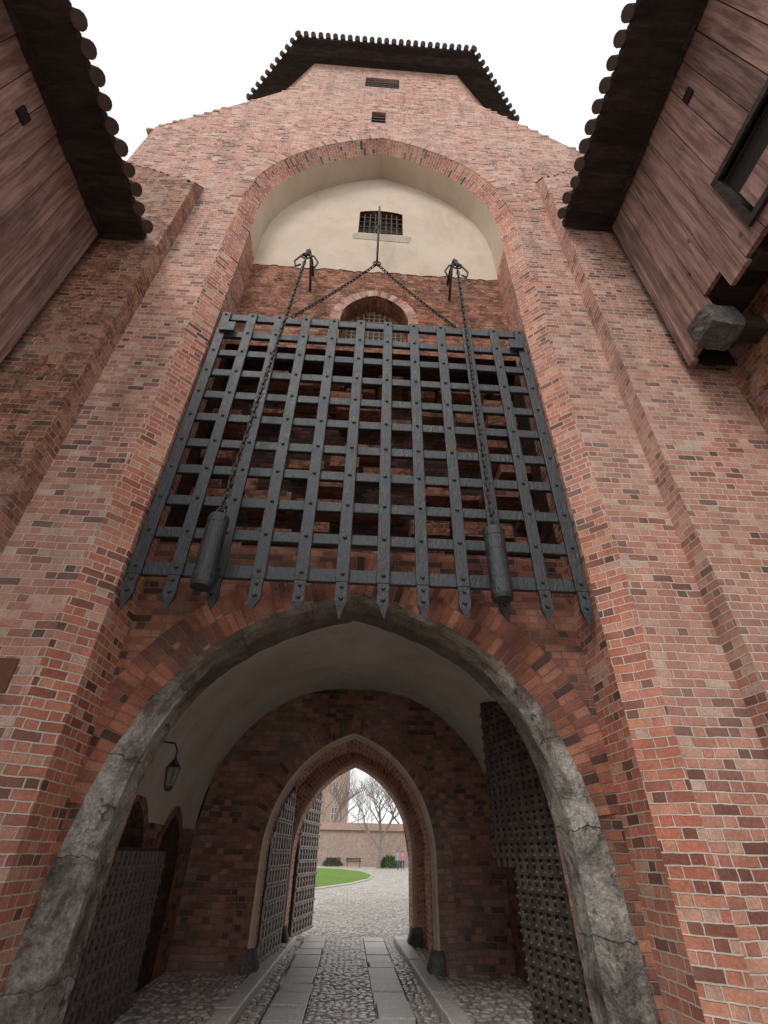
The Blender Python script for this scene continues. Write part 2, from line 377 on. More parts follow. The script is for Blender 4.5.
# gate arch curve (measured profile)
GX=-.06
_P=[(2.25,0),(2.25,.6),(2.24,1.1),(2.22,1.6),(2.16,2.1),(2.05,2.5),(1.85,2.93),(1.5,3.35),(1.03,3.67),(.5,3.90),(0,4.05)]
def _cr(P,n=5):
    out=[]
    for i in range(len(P)-1):
        p0=P[max(i-1,0)];p1=P[i];p2=P[i+1];p3=P[min(i+2,len(P)-1)]
        for k in range(n):
            t=k/n
            out.append(tuple(.5*((2*p1[j])+(-p0[j]+p2[j])*t+(2*p0[j]-5*p1[j]+4*p2[j]-p3[j])*t*t+(-p0[j]+3*p1[j]-3*p2[j]+p3[j])*t**3) for j in (0,1)))
    out.append(P[-1]); return out
_S=_cr(_P)
def gcurve(off,zmin=-1,base=0.0):
    R=[]
    for i,p in enumerate(_S):
        a=_S[max(i-1,0)];b_=_S[min(i+1,len(_S)-1)]
        dx,dz=b_[0]-a[0],b_[1]-a[1]; L=math.hypot(dx,dz); nx,nz=dz/L,-dx/L
        if i==len(_S)-1: nx,nz=0,1.03
        if i==0: nx,nz=1,0
        of=off+base*max(0,1-p[1]/3.2)
        R.append((p[0]+nx*of,p[1]+nz*of,p[1]))
    R=[(x,z) for x,z,zz in R if zz>=zmin]
    return [(-x,z) for x,z in R]+R[::-1][1:]
def gz_fn(off):
    R=[p for p in gcurve(off) if p[0]>=0][::-1]
    zs_=np.array([p[1] for p in R]); xs_=np.array([p[0] for p in R])
    o=np.argsort(xs_)
    def f(x):
        x=abs(x-GX)
        if x>=xs_.max(): return 0
        return float(np.interp(x,xs_[o],zs_[o]))
    return f
ga=gz_fn(.10); gi=gz_fn(0.0)
ZPL=11.85; ZP0,ZP1=4.85,9.05; YPIT=6.2
NW,NZ,NR,NB=.66,10.05,.85,9.2
nz_=arch_z(NW,NZ,NR,0)
bk=B(); strips(bk,YB,-2.7,2.7,60,ga,ZP0); bk.mk('inner_wall',M_GATEW,T,label='sooty, shade-darkened brick wall round the gate arch')
bk=B()
strips(bk,YB,-2.7,-NW,20,ZP1,ZPL); strips(bk,YB,NW,2.7,20,ZP1,ZPL)
strips(bk,YB,-NW,NW,16,ZP1,NB); strips(bk,YB,-NW,NW,16,nz_,ZPL)
bk.mk('inner_wall',M_BACK,T,label='rough orange brick wall above the portcullis')
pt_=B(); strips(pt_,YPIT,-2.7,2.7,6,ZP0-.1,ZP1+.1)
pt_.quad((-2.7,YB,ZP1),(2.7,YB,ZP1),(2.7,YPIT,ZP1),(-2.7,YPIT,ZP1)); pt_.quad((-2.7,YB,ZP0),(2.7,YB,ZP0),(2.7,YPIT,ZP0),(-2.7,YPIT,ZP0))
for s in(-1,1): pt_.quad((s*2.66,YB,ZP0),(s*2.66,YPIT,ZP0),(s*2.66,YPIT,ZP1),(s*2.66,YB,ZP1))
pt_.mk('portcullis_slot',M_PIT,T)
lg=B()
for k in range(10):
    zc=5.0+k*.4
    x=-2.62
    while x<2.5:
        w=random.uniform(.25,.9)
        if random.random()<.62:
            dp=random.uniform(.12,.5)
            lg.box(x,min(x+w,2.62),YPIT-dp,YPIT+.01,zc,zc+random.choice([.09,.17,.25]))
        x+=w+random.uniform(.02,.2)
lg.mk('rough_masonry',M_BACK,T)
N_c=arch(NW,NZ,NR,0,NB,14); no=arch(NW,NZ,NR,.2,NB,14)
N_=loft('niche',[(N_c,YB),(N_c,YB+.35)],M_BACK,T)
loft('niche_ring',[(N_c,YB-.015),(no,YB-.015),(no,YB+.01)],M_RINGB,N_)
nb=B(); strips(nb,YB+.35,-NW,NW,16,NB,nz_); nb.quad((-NW,YB,NB),(NW,YB,NB),(NW,YB+.35,NB),(-NW,YB+.35,NB)); nb.mk('niche_back',M_BACK,N_)
gw=B(); wz=arch_z(.56,NZ,.76,0); strips(gw,YB+.345,-.56,.56,12,9.3,wz); gw.mk('opening',M_WINB,N_)
gb=B()
for i in range(11): 
    x=-.55+i*.11; gb.tube([(x,YB+.3,9.25),(x,YB+.3,wz(x))],.013,6)
for i in range(12): 
    z=9.35+i*.12; hwz=.56 if z<NZ else max(.05,.56-(z-NZ)*.66)
    gb.tube([(-hwz,YB+.29,z),(hwz,YB+.29,z)],.013,6)
gb.mk('grille',M_MESH,N_)
pb=B(); rz=arch_z(HW,ZS,RISE,0)
def zpl(x): return ZPL+.02*math.sin(x*5)+.018*math.sin(x*17+1)+.012*math.sin(x*31)-.03
strips(pb,YB-.012,-2.66,-.48,30,zpl,rz); strips(pb,YB-.012,.58,2.66,30,zpl,rz)
strips(pb,YB-.012,-.48,.58,10,zpl,13.55); strips(pb,YB-.012,-.48,.58,8,lambda x:14.65+.12*(1-((x-.05)/.53)**2),rz)
pb.mk('plaster_tympanum',M_PLAST,T)
W=window('window',-.48,.58,13.55,14.78,YB-.012,.3,7,4,T,M_BACK,.018,M_WINB)
sb=B(); sb.add([(-.58,YB-.02,13.25),(.72,YB-.02,13.2),(.78,YB-.02,13.5),(.6,YB-.02,13.55),(-.5,YB-.02,13.55),(-.62,YB-.02,13.42)],[(0,1,2,3,4,5)]); sb.mk('sill',M_SILLP,W)
# chamfered stone band
g1=gcurve(.17,-1,.26)
o=loft('stone_arch',[(g1,YB+.0),(g1,YB-.035),(gcurve(.155,-1,.25),YB-.045),(gcurve(.085,-1,.03),YB-.045),(gcurve(.07,-1,.02),YB-.035),(gcurve(.005),YB+.07),(gcurve(0),YB+.085),(gcurve(0),YB+.42)],M_ARCHST,T,sub=3,jit=.03,cx=GX,label='weathered dark grey stone arch with shade-darkened crown round the passage mouth')
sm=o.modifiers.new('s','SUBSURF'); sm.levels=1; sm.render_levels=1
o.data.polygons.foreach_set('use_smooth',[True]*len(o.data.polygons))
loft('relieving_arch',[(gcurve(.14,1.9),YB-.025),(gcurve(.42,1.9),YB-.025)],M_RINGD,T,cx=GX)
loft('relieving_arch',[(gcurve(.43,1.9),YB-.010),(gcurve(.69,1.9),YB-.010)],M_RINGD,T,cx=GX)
# hall
VH,VZ,VR=2.65,1.9,2.4; YE=10.0
hl=[(-VH,z) for z in np.linspace(0,VZ+.25,4)]
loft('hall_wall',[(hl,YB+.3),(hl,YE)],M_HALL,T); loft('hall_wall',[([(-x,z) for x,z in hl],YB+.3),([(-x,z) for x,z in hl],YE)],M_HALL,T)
vc=[p for p in arch(VH,VZ,VR,0,None,24)]
loft('vault',[(vc,YB+.1),(vc,YE)],M_VAULT,T,smooth=False,label='plastered barrel vault of the passage')
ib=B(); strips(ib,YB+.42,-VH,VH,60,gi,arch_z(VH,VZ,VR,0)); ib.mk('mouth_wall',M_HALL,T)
AH,AZ,AR=1.45,1.55,1.9
eb=B(); ea=arch_z(AH,AZ,AR,0); va=arch_z(VH,VZ,VR,0)
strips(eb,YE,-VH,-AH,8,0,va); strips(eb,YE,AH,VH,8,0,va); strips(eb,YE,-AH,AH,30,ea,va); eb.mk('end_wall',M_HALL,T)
a0=arch(AH,AZ,AR,0,0,24); a1=arch(AH,AZ,AR,.035,0,24); a2=arch(AH,AZ,AR,.32,0,24); am=arch(AH,AZ,AR,-.05,0,24)
loft('inner_arch_trim',[(a1,YE),(a1,YE-.03),(a0,YE-.03),(am,YE+.05)],M_TRIM,T)
loft('inner_arch_ring',[(a2,YE-.02),(a1,YE-.02)],M_HALL,T)
RH,RZ,RR,RX=1.30,1.55,1.82,.07
CHm=arch(1.62,1.6,2.0,0,0,24)
loft('inner_arch_reveal',[(am,YE+.05),(am,YE+.3)],M_PIER,T)
loft('inner_arch_rebate',[(am,YE+.3),(CHm,YE+.3)],M_PIER,T)
loft('chamber_vault',[(CHm,YE+.3),(CHm,12.9)],M_PIER,T)
r0=arch(RH,RZ,RR,0,0,24,RX); rr1=arch(RH,RZ,RR,.05,0,24,RX); r15=arch(RH,RZ,RR,.11,0,24,RX)
loft('rear_arch_rebate',[(CHm,12.9),(r15,12.9)],M_PIER,T)
loft('rear_arch_trim',[(r15,12.9),(rr1,12.86),(r0,12.86),(r0,12.94)],M_TRIM,T)
loft('rear_arch_reveal',[(r0,12.94),(r0,13.6)],M_PIER,T)
for s in (-1,1):
    for (x,y,w) in ((AH-.05,YE-.06,.16),(RH+s*RX,12.84,.2)):
        f=B(); z1=.4
        xa,xb=(s*(x-.015),s*(x+w))
        f.add([(xa-s*.12,y-.06,0),(xb,y-.06,0),(xb,y+.4,0),(xa-s*.12,y+.4,0),(xa,y,z1),(xb,y,z1),(xb,y+.35,z1),(xa,y+.35,z1)],[(0,3,2,1),(4,5,6,7),(0,1,5,4),(1,2,6,5),(2,3,7,6),(3,0,4,7)])
        f.mk('jamb_stone',M_STONE,T,bevel=.03)
ob=B(); _rz=arch_z(RH,RZ,RR,0); rza=lambda x:_rz(x-RX)
strips(ob,13.6,-5.8,-RH+RX,4,0,16.6); strips(ob,13.6,RH+RX,5.8,4,0,16.6); strips(ob,13.6,-RH+RX,RH+RX,20,rza,16.6)
for s in (-1,1): ob.quad((s*5.8,YF,0),(s*5.8,13.6,0),(s*5.8,13.6,16.6),(s*5.8,YF,16.6))
ob.mk('outer_wall',M_BRICK,T)
sh=B()
for s in (-1,1):
    P=[(2.45,21.2),(3.85,19.2),(5.8,16.6)]
    for (xa,za),(xb,zb) in zip(P,P[1:]):
        sh.add([(s*xa,YF+.0,za),(s*xb,YF+.0,zb),(s*xb,9,zb),(s*xa,9,za)],[(0,1,2,3)])
    x=2.5
    while x<5.75:
        w=random.uniform(.10,.28); z=ztop(x+w/2)
        if random.random()<.75: sh.box(min(s*x,s*(x+w)),max(s*x,s*(x+w)),YF-random.uniform(0,.02),YF+.25,z-.10,z+random.uniform(-.03,.03))
        x+=w
sh.quad((-5.8,9,16.6),(5.8,9,16.6),(5.8,13.6,16.6),(-5.8,13.6,16.6))
sh.mk('shoulder',M_BRICK,T)
oc=[(2.45,YF),(4.05,5.75),(4.05,9),(2.45,10.2),(-2.45,10.2),(-4.05,9),(-4.05,5.75),(-2.45,YF)]
ub=B()
for i in range(len(oc)-1):
    a,b_=oc[i],oc[i+1]; ub.quad((*a,16),(*b_,16),(*b_,23.6),(*a,23.6))
ub.mk('upper_stage',M_BRICK,T)
ev=[(-2.95,3.98),(2.9,3.98),(4.85,5.7),(4.85,9.2),(2.9,11),(-2.95,11),(-4.85,9.2),(-4.85,5.7)]
RZ0=23.6
R=B(); 
R.add([(x,y,RZ0) for x,y in ev]+[(x,y,RZ0+.14) for x,y in ev]+[(0,7.4,28)],
      [tuple(range(8))]+[(i,(i+1)%8,8+(i+1)%8,8+i) for i in range(8)]+[(8+i,8+(i+1)%8,16) for i in range(8)])
roof=R.mk('roof',M_SOFF,T)
tl=B()
for i in range(8):
    a=Vector((*ev[i],0)); b_=Vector((*ev[(i+1)%8],0)); L=(b_-a).length; n=int(L/.235); d=(b_-a)/L; nin=Vector((-d.y,d.x,0))
    for k in range(n+1):
        p=a+d*(L*k/n)
        q=p-nin*.09; tl.tube([(q.x,q.y,RZ0+.10+random.uniform(-.02,.02)),((q+nin*1.6).x,(q+nin*1.6).y,RZ0+1.45)],.085,8)
tl.mk('roof_tiles',M_TILE,roof)
def wing(s,x0,x1,z0,z1):
    w=B(); y0=4.3; n=30
    xs=[x0+(x1-x0)*i/n for i in range(n+1)]
    for i in range(n):
        a,b_=xs[i],xs[i+1]; za=z0+(z1-z0)*(i+.5)/n+random.uniform(-.05,.05)
        w.add([(s*a,y0,0),(s*b_,y0,0),(s*b_,y0,za),(s*a,y0,za),(s*b_,YF,za+.5),(s*a,YF,za+.5)],[(0,1,2,3),(3,2,4,5)])
    w.quad((s*x0,y0,0),(s*x0,YF,0),(s*x0,YF,z0+.5),(s*x0,y0,z0)); 
    w.mk('buttress',M_WING if s<0 else M_BRICK,T)
wing(-1,3.8,6.2,12.7,13.9); wing(1,3.72,6.2,14.3,16.2)
p=B(); p.box(-3.45,-3.12,YF-.02,YF+.01,2.72,3.02); p.mk('wall_plaque',M_RUSTP,T)

def leaf(name,P0,P1,z0,topf,nside,mat,parent,label=None,sp=.19,botf=None,wbar=.035):
    P0=Vector((*P0,0)); P1=Vector((*P1,0)); L=(P1-P0).length; d=(P1-P0)/L; nrm=Vector((-d.y,d.x,0))*nside
    bf=botf or (lambda t:z0)
    b=B(); n=20
    def pt(u,z,o): q=P0+d*u+nrm*o; return (q.x,q.y,z)
    for i in range(n):
        u0,u1=L*i/n,L*(i+1)/n; a,c=topf(u0/L),topf(u1/L); e=bf((i+.5)/n)
        b.add([pt(u0,e,0),pt(u1,e,0),pt(u1,c,0),pt(u0,a,0),pt(u0,e,-.07),pt(u1,e,-.07),pt(u1,c,-.07),pt(u0,a,-.07)],[(0,1,2,3),(4,7,6,5),(3,2,6,7),(0,4,5,1)]+([(0,3,7,4)] if i==0 else [])+([(1,5,6,2)] if i==n-1 else []))
    o=b.mk(name,M_OAK,parent,label=label)
    s=B(); w=wbar
    def bar(u0,za,u1,zb,o_):
        dv=Vector((u1-u0,zb-za)); l=dv.length
        if l<.03: return
        nx,nz=-dv.y/l*w,dv.x/l*w
        q=[(u0+nx,za+nz),(u1+nx,zb+nz),(u1-nx,zb-nz),(u0-nx,za-nz)]
        s.add([pt(a,c,o_) for a,c in q]+[pt(a,c,0) for a,c in q],[(0,1,2,3),(0,4,5,1),(1,5,6,2),(2,6,7,3),(3,7,4,0)])
    k=0
    while k*sp<L:
        u=min(k*sp+w,L-w); bar(u,bf(u/L),u,topf(u/L)-.03,.022); k+=1
    z=z0+w
    while z<topf(1)-.05:
        us=[i/40 for i in range(41) if topf(i/40)>z+.03 and bf(i/40)<z]
        if us: bar(us[0]*L,z,us[-1]*L,z,.03)
        kk=0
        while kk*sp<L:
            u=kk*sp+w; t_=min(1,u/L)
            if topf(t_)>z+.05 and bf(t_)<z:
                h=w*.8; s.add([pt(u-h,z,.03),pt(u,z-h,.03),pt(u+h,z,.03),pt(u,z+h,.03),pt(u,z,.06)],[(0,1,4),(1,2,4),(2,3,4),(3,0,4)])
                if z+sp/2<topf(t_)-.04 and u+sp/2<L:
                    uu,zz,h=u+sp/2,z+sp/2,sp*.16
                    s.add([pt(uu-h,zz,.003),pt(uu,zz-h,.003),pt(uu+h,zz,.003),pt(uu,zz+h,.003),pt(uu,zz,.035)],[(0,1,4),(1,2,4),(2,3,4),(3,0,4)])
            kk+=1
        z+=sp
    s.mk('iron_lattice',mat,o)
    return o
leaf('gate_leaf',(2.38,5.95),(1.95,7.8),.15,lambda t:2.95+.62*math.sqrt(max(0,t)),1,M_STUD,T,'dark studded oak gate leaf standing open',.16,lambda t:.15 if t<.71 else 1.5,.03)
leaf('gate_leaf',(-2.36,6.0),(-2.45,8.0),.12,lambda t:1.62,-1,M_STUD,T,'low dark studded door leaf',.16,None,.03)
leaf('gate_leaf',(-1.38,10.34),(-1.22,12.1),.15,lambda t:1.75+1.05*math.sqrt(max(0,t)),-1,M_LATT,T,'iron latticed gate leaf folded back in the inner arch',.24,None,.035)
leaf('gate_leaf',(-1.17,13.66),(-.84,15.5),.12,lambda t:2.0+1.0*math.sqrt(max(0,t)),-1,M_LATT,T,'iron latticed gate leaf opened towards the courtyard',.26,None,.035)
for (yc,hw,zsp,rs) in ((7.1,.6,1.3,.8),(8.75,.55,1.3,.75)):
    pin=arch(hw,zsp,rs,0,.1,12); pout=arch(hw,zsp,rs,.13,.1,12)
    n=len(pin)
    V=[(-2.635,yc+a,z) for a,z in pin]+[(-2.635,yc+a,z) for a,z in pout]
    mk('blind_arch',V,[(i,i+1,n+i+1,n+i) for i in range(n-1)],M_HALL,T,uvs=[(0,i*.12) for i in range(n)]+[(.13,i*.12) for i in range(n)])
    V=[(-2.64,yc+a,z) for a,z in pin]; mk('blind_arch_shade_sheet',V,[tuple(range(n))],M_PIT,T)  # flat near-black sheet painted in for the shade of a recess

# ------------------------------------------------------------------ PORTCULLIS
PC=empty('portcullis','raised dark iron portcullis grid with pointed spikes in brick recess','portcullis')
PW=2.60; Z0,Z1=4.20,9.10; YPc=4.93
NV,NH=12,11
def rivet(b,x,y,z,r=.03):
    b.add([(x+r*math.cos(a),y,z+r*math.sin(a)) for a in [k*math.pi/3 for k in range(6)]]+[(x+r*.55*math.cos(a),y-.024,z+r*.55*math.sin(a)) for a in [k*math.pi/3 for k in range(6)]],
          [tuple(range(6,12))]+[(k,(k+1)%6,6+(k+1)%6,6+k) for k in range(6)])
for j in range(NH):
    z=Z0+(Z1-Z0)*j/(NH-1); h=.074 if j not in(0,NH-1) else .085
    b=B(); dz=random.uniform(-.012,.012)
    b.box(-PW-.05,PW+.05,YPc,YPc+.06,z-h+dz,z+h+dz); b.mk('horizontal_bar',M_IRON,PC,bevel=.01)
for i in range(NV):
    x=-PW+.05+(2*PW-.1)*i/(NV-1)+random.uniform(-.012,.012); w=.076
    b=B(); b.box(x-w,x+w,YPc-.042,YPc-.003,Z0-.1,Z1+.083)
    o=b.mk('vertical_bar',M_IRON,PC,bevel=.009)
    for j in range(NH): rivet(b,x,YPc-.042,Z0+(Z1-Z0)*j/(NH-1))
    me=bpy.data.meshes.new('vertical_bar'); me.from_pydata(b.v,[],b.f); me.update(); auto_uv(me); me.materials.append(M_IRON); o.data=me
    s=B(); zt=Z0-.102; zb=3.68+random.uniform(-.03,.03)
    pr=[(.068,zt),(.060,zt-.10),(.068,zt-.20),(.062,zt-.25),(0,zb)]
    V=[]
    for ww,zz in pr[:-1]: V+=[(x-ww,YPc-.04,zz),(x+ww,YPc-.04,zz),(x+ww,YPc,zz),(x-ww,YPc,zz)]
    V.append((x+random.uniform(-.02,.02),YPc-.02,zb)); F=[]
    for k in range(3):
        for q in range(4): F.append((k*4+q,k*4+(q+1)%4,(k+1)*4+(q+1)%4,(k+1)*4+q))
    for q in range(4): F.append((12+q,12+(q+1)%4,16))
    s.add(V,F); rivet(s,x,YPc-.04,zt-.06,.024); rivet(s,x,YPc-.04,zt-.2,.028)
    s.mk('spike',M_IRON,PC)
for s in (-1,1):
    b=B(); b.box(s*2.43-.12,s*2.43+.12,YPc-.09,YPc-.045,8.6,8.84); b.mk('guide_plate',M_IRON,PC,bevel=.01)

def chain(a,b_,link=.13,r=.0105,sag=0.0):
    a,b_=Vector(a),Vector(b_); L=(b_-a).length; n=max(3,int(L/(link*.74))); bb=B(); 
    P=[a+(b_-a)*(i/n)-Vector((0,0,sag*4*(i/n)*(1-i/n))) for i in range(n+1)]
    for i in range(n):
        p,q=P[i],P[i+1]; c=(p+q)/2; d=(q-p).normalized(); side=d.cross(Vector((0,1,0))); 
        if side.length<.1: side=Vector((1,0,0))
        side.normalize(); o2=d.cross(side).normalized()
        s=side if i%2 else o2
        hl=link/2-.024; hwid=.025; pts=[]
        for k in range(10):
            t=2*math.pi*k/10; pts.append(c+d*(math.cos(t)*.025+(hl if math.cos(t)>0 else -hl))+s*(math.sin(t)*hwid))
        bb.tube(pts,r,6,close=True)
    return bb
cols=[(-1.33,-1.66),(1.52,1.50)]
for (xt,xb) in cols:
    bb=chain((xt,4.62,10.6),(xb,4.6,4.82)); o=bb.mk('hanging_chain',M_CHAIN); top(o,'long rusty iron chain hanging in front of the portcullis','chain','portcullis chains')
    k=B(); k.tube([(xt,5.42,11.5),(xt,5.1,11.45),(xt,4.75,11.2),(xt,4.62,10.9),(xt,4.6,10.66)],.03,8)
    k.tube([(xt,5.42,10.9),(xt,5.1,11.2),(xt,4.9,11.35)],.024,8)
    for s in (-1,1): k.tube([(xt,4.75,11.0),(xt+s*.12,4.72,10.92),(xt+s*.22,4.7,10.66),(xt+s*.18,4.7,10.48),(xt+s*.09,4.7,10.55)],.018,6)
    k.tube([(xt+.09*math.cos(t),4.62,10.72+.09*math.sin(t)) for t in [2*math.pi*q/12 for q in range(12)]],.017,6,close=True)
    o=k.mk('chain_bracket',M_CHAIN,smooth=True); top(o,'forked wrought iron bracket fixed to the plastered wall','bracket','chain brackets')
    w=B(); n=24; q_=.92; prof=[(0,4.74),(.05,4.735),(.118,4.71),(.13,4.68),(.13,4.60),(.126,4.59),(.126,3.96),(.13,3.95),(.13,3.86),(.118,3.82),(0,3.82)]
    V=[];F=[]
    for r_,z in prof: V+=[(xb+r_*q_*math.cos(2*math.pi*q/n),4.6+r_*q_*math.sin(2*math.pi*q/n),z) for q in range(n)]
    for i in range(len(prof)-1):
        for q in range(n): F.append((i*n+q,i*n+(q+1)%n,(i+1)*n+(q+1)%n,(i+1)*n+q))
    w.add(V,F); w.tube([(xb+.045*math.cos(t),4.6,4.78+.055*math.sin(t)) for t in [2*math.pi*q/12 for q in range(12)]],.013,6,close=True)
    o=w.mk('counterweight',M_IRON); top(o,'dark iron cylinder counterweight hanging on a chain','counterweight','portcullis counterweights')
for s in (-1,1):
    bb=chain((0,4.93,11.2),(s*1.43,4.93,9.22),.12,.0105,.06); o=bb.mk('lifting_chain',M_CHAIN); top(o,'short iron chain slanting from hook to portcullis top','chain','lifting chains')
k=B(); k.tube([(0,5.6,14.1),(0,5.3,14.1),(0,5.02,14.0),(0,4.94,13.7),(0,4.93,11.25)],.022,8); k.tube([(.07*math.cos(t),4.93,11.22+.07*math.sin(t)) for t in [2*math.pi*q/12 for q in range(12)]],.018,6,close=True)
k.tube([(0,4.97,13.2),(.05,4.9,12.9),(-.05,4.9,12.7),(0,4.97,12.5)],.018,6)
o=k.mk('lifting_rod',M_CHAIN,smooth=True); top(o,'iron lifting rod with ring hanging from barred window','rod')

# ------------------------------------------------------------------ WOODEN GALLERIES
def gallery(s,xw,xe,zbot,zs_,label):
    G=empty('wooden_gallery',label,'wooden building',group='wooden galleries beside the gate'); y0,y1=-3.105,4.14
    p=B(); y=y0
    win=(1.035,2.415,zbot+.62,zbot+1.65) if s>0 else None
    while y<y1-.05:
        ye=min(y+.345,y1); o=random.uniform(0,.03)
        if s>0:
            yc=(y+ye)/2
            zb=zbot+(random.uniform(-.03,.06) if yc>3.62 else (.55+random.uniform(-.12,.1) if yc>3.0 else .26+random.uniform(-.1,.12)))
        else: zb=zbot-random.uniform(-.02,.1)
        xa,xb=sorted([s*(xw-o),s*(xw+.06)])
        if win and win[0]-.02<(y+ye)/2<win[1]+.02:
            p.box(xa,xb,y+.007,ye-.007,zb,win[2]); p.box(xa,xb,y+.007,ye-.007,win[3],zs_)
        else: p.box(xa,xb,y+.007,ye-.007,zb,zs_)
        y=ye
    p.mk('plank_wall',M_WOOD,G)
    e=B(); x0,x1=sorted([s*(xw+.03),s*(xw+4)]); e.quad((x0,y1-.01,zbot),(x1,y1-.01,zbot),(x1,y1-.01,zs_),(x0,y1-.01,zs_)); e.quad((s*(xw+.062),y0,zbot+.65),(s*(xw+.062),y1,zbot+.65),(s*(xw+.062),y1,zs_),(s*(xw+.062),y0,zs_)); e.mk('end_wall',M_SOFF,G)
    xa,xb=sorted([s*(xw-.035),s*(xw+.05)]); c=B(); c.box(xa,xb,y1-.1,y1+.02,zbot-.05,zs_); c.mk('corner_post',M_WOOD,G,bevel=.01)
    u=B(); xa,xb=sorted([s*(xw+.06),s*(xw+4)]); u.quad((xa,y0,zbot+.66),(xb,y0,zbot+.66),(xb,y1,zbot+.66),(xa,y1,zbot+.66)); u.mk('floor_underside',M_SOFF,G)
    for yy in np.arange(-2.6,3.4,1.05):
        bm=B(); xa,xb=sorted([s*(xw+.07),s*(xw+1.2)]); bm.box(xa,xb,yy,yy+.22,zbot+.2,zbot+.65); bm.mk('floor_beam',M_SOFF,G,bevel=.015)
    yr=y1+.12
    r=B(); sl=.75; xo=xw+4.0
    pts=[(xe,zs_),(xe,zs_+.1),(xo,zs_+.1+(xo-xe)*sl),(xo,zs_)]
    r.add([(s*x,y0,z) for x,z in pts]+[(s*x,yr,z) for x,z in pts],[(0,1,2,3),(7,6,5,4),(0,4,5,1),(1,5,6,2),(3,7,4,0)])
    rf=r.mk('roof',M_SOFF,G)
    k=B(); xa,xb=sorted([s*(xw-.09),s*(xw-.032)]); k.box(xa,xb,y0,y1,zs_-.12,zs_-.002); k.mk('wall_plate',M_SOFF,rf)
    t=B(); y=y0
    while y<=yr+.02:
        L=2.2; jx=random.uniform(-.03,.03); jz=random.uniform(-.02,.02)
        t.tube([(s*(xe-.09+jx),y,zs_+.05+jz),(s*(xe+.5),y,zs_+.1+.5*sl+.04),(s*(xe+L),y,zs_+.1+L*sl+.05)],.105*random.uniform(.93,1.07),12)
        t.tube([(s*(xe-.0),y+.14,zs_+.04),(s*(xe+.4),y+.14,zs_+.1+.4*sl)],.06,8)
        y+=.275
    t.mk('roof_tiles',M_TILE,rf,smooth=False)
    return G
GR_=gallery(1,4.6,3.66,7.45,11.8,'reddish weathered plank gallery with shuttered window under tiled eave')
GL_=gallery(-1,4.75,4.02,6.5,10.15,'reddish weathered plank gallery under dark tiled eave')
def fr(parent):
    x=4.6; y0,y1,z0,z1=1.035,2.415,8.07,9.10
    f=B()
    f.box(x-.06,x+.05,y0-.09,y1+.09,z0-.1,z0); f.box(x-.06,x+.05,y0-.09,y1+.09,z1,z1+.1)
    f.box(x-.055,x+.05,y1,y1+.09,z0,z1); f.box(x-.055,x+.05,y0-.09,y0,z0,z1)
    w=f.mk('window',M_SOFF,parent)
    d=B(); d.quad((x+.058,y0,z0),(x+.058,y1,z0),(x+.058,y1,z1),(x+.058,y0,z1)); d.mk('opening',M_DARK,w)
    sh_=B(); sh_.box(x-.05,x-.015,y0+.1,y1-.08,z0+.02,z0+.44); sh_.mk('shutter',M_WOOD,w)
    v=B(); v.box(x-.04,x-.02,1.9,2.06,10.9,11.12); v.mk('vent',M_DARK,parent)
fr(GR_)
v=B(); v.box(-4.79,-4.70,2.3,2.46,9.3,9.52); v.mk('vent',M_DARK,GL_)
for s,zt in ((-1,7.1),(1,8.05)):
    b=B(); x0,x1=sorted([s*5.3,s*6.2]); b.box(x0,x1,-3,4.3,0,zt)
    o=b.mk('side_wall',M_WING); top(o,'mossy old brick side wall below the wooden gallery','wall','side walls')
bm=bmesh.new(); bmesh.ops.create_cube(bm,size=1); bmesh.ops.subdivide_edges(bm,edges=bm.edges[:],cuts=5,use_grid_fill=True)
for v in bm.verts:
    n=v.co.normalized(); k=.7+.3*random.random(); v.co=v.co*.72+n*.2*k
    if v.co.x<0 and v.co.z<0: v.co.z+=(-v.co.x)*.3
    v.co=Vector((4.68+v.co.x*.46,3.62+v.co.y*.42,7.56+v.co.z*.46))
me=bpy.data.meshes.new('stone_corbel'); bm.to_mesh(me); bm.free(); me.materials.append(M_STONE); auto_uv(me)
o=bpy.data.objects.new('stone_corbel',me); COL.objects.link(o); top(o,'rough dark grey stone corbel under the plank gallery','corbel')
b=B(); b.box(4.86,5.32,3.48,3.74,7.42,7.7); o=b.mk('bracket_beam',M_SOFF,GR_,bevel=.01)

# ------------------------------------------------------------------ LANTERN
LN=empty('wall_lantern','small black iron lantern hanging from passage wall','lantern')
lx,ly,lz=-2.2,6.75,2.3; q=.72
b=B(); b.tube([(-2.62,ly,lz+.36),(-2.45,ly,lz+.42),(-2.25,ly,lz+.40),(lx,ly,lz+.32),(lx,ly,lz+.23)],.012,6); b.mk('bracket',M_IRON,LN)
def hexr(r,z): return [(lx+q*r*math.cos(math.pi*k/3),ly+q*r*math.sin(math.pi*k/3),lz+(z-lz)*q) for k in range(6)]
b=B()
b.add(hexr(.13,lz+.18)+hexr(.05,lz+.28)+hexr(.02,lz+.33),[(k,(k+1)%6,6+(k+1)%6,6+k) for k in range(6)]+[(6+k,6+(k+1)%6,12+(k+1)%6,12+k) for k in range(6)]+[tuple(range(6))])
b.add(hexr(.075,lz-.13)+hexr(.075,lz-.10)+hexr(.03,lz-.17),[(k,(k+1)%6,6+(k+1)%6,6+k) for k in range(6)]+[(k,(k+1)%6,12+(k+1)%6,12+k) for k in range(6)]+[tuple(range(6,12))])
A=hexr(.115,lz+.18); C=hexr(.073,lz-.10)
for k in range(6): b.tube([A[k],C[k]],.007,5)
b.mk('lamp_frame',M_IRON,LN)
b=B(); b.add(hexr(.105,lz+.175)+hexr(.066,lz-.095),[(k,(k+1)%6,6+(k+1)%6,6+k) for k in range(6)]); b.mk('lamp_glass',M_LGL,LN)

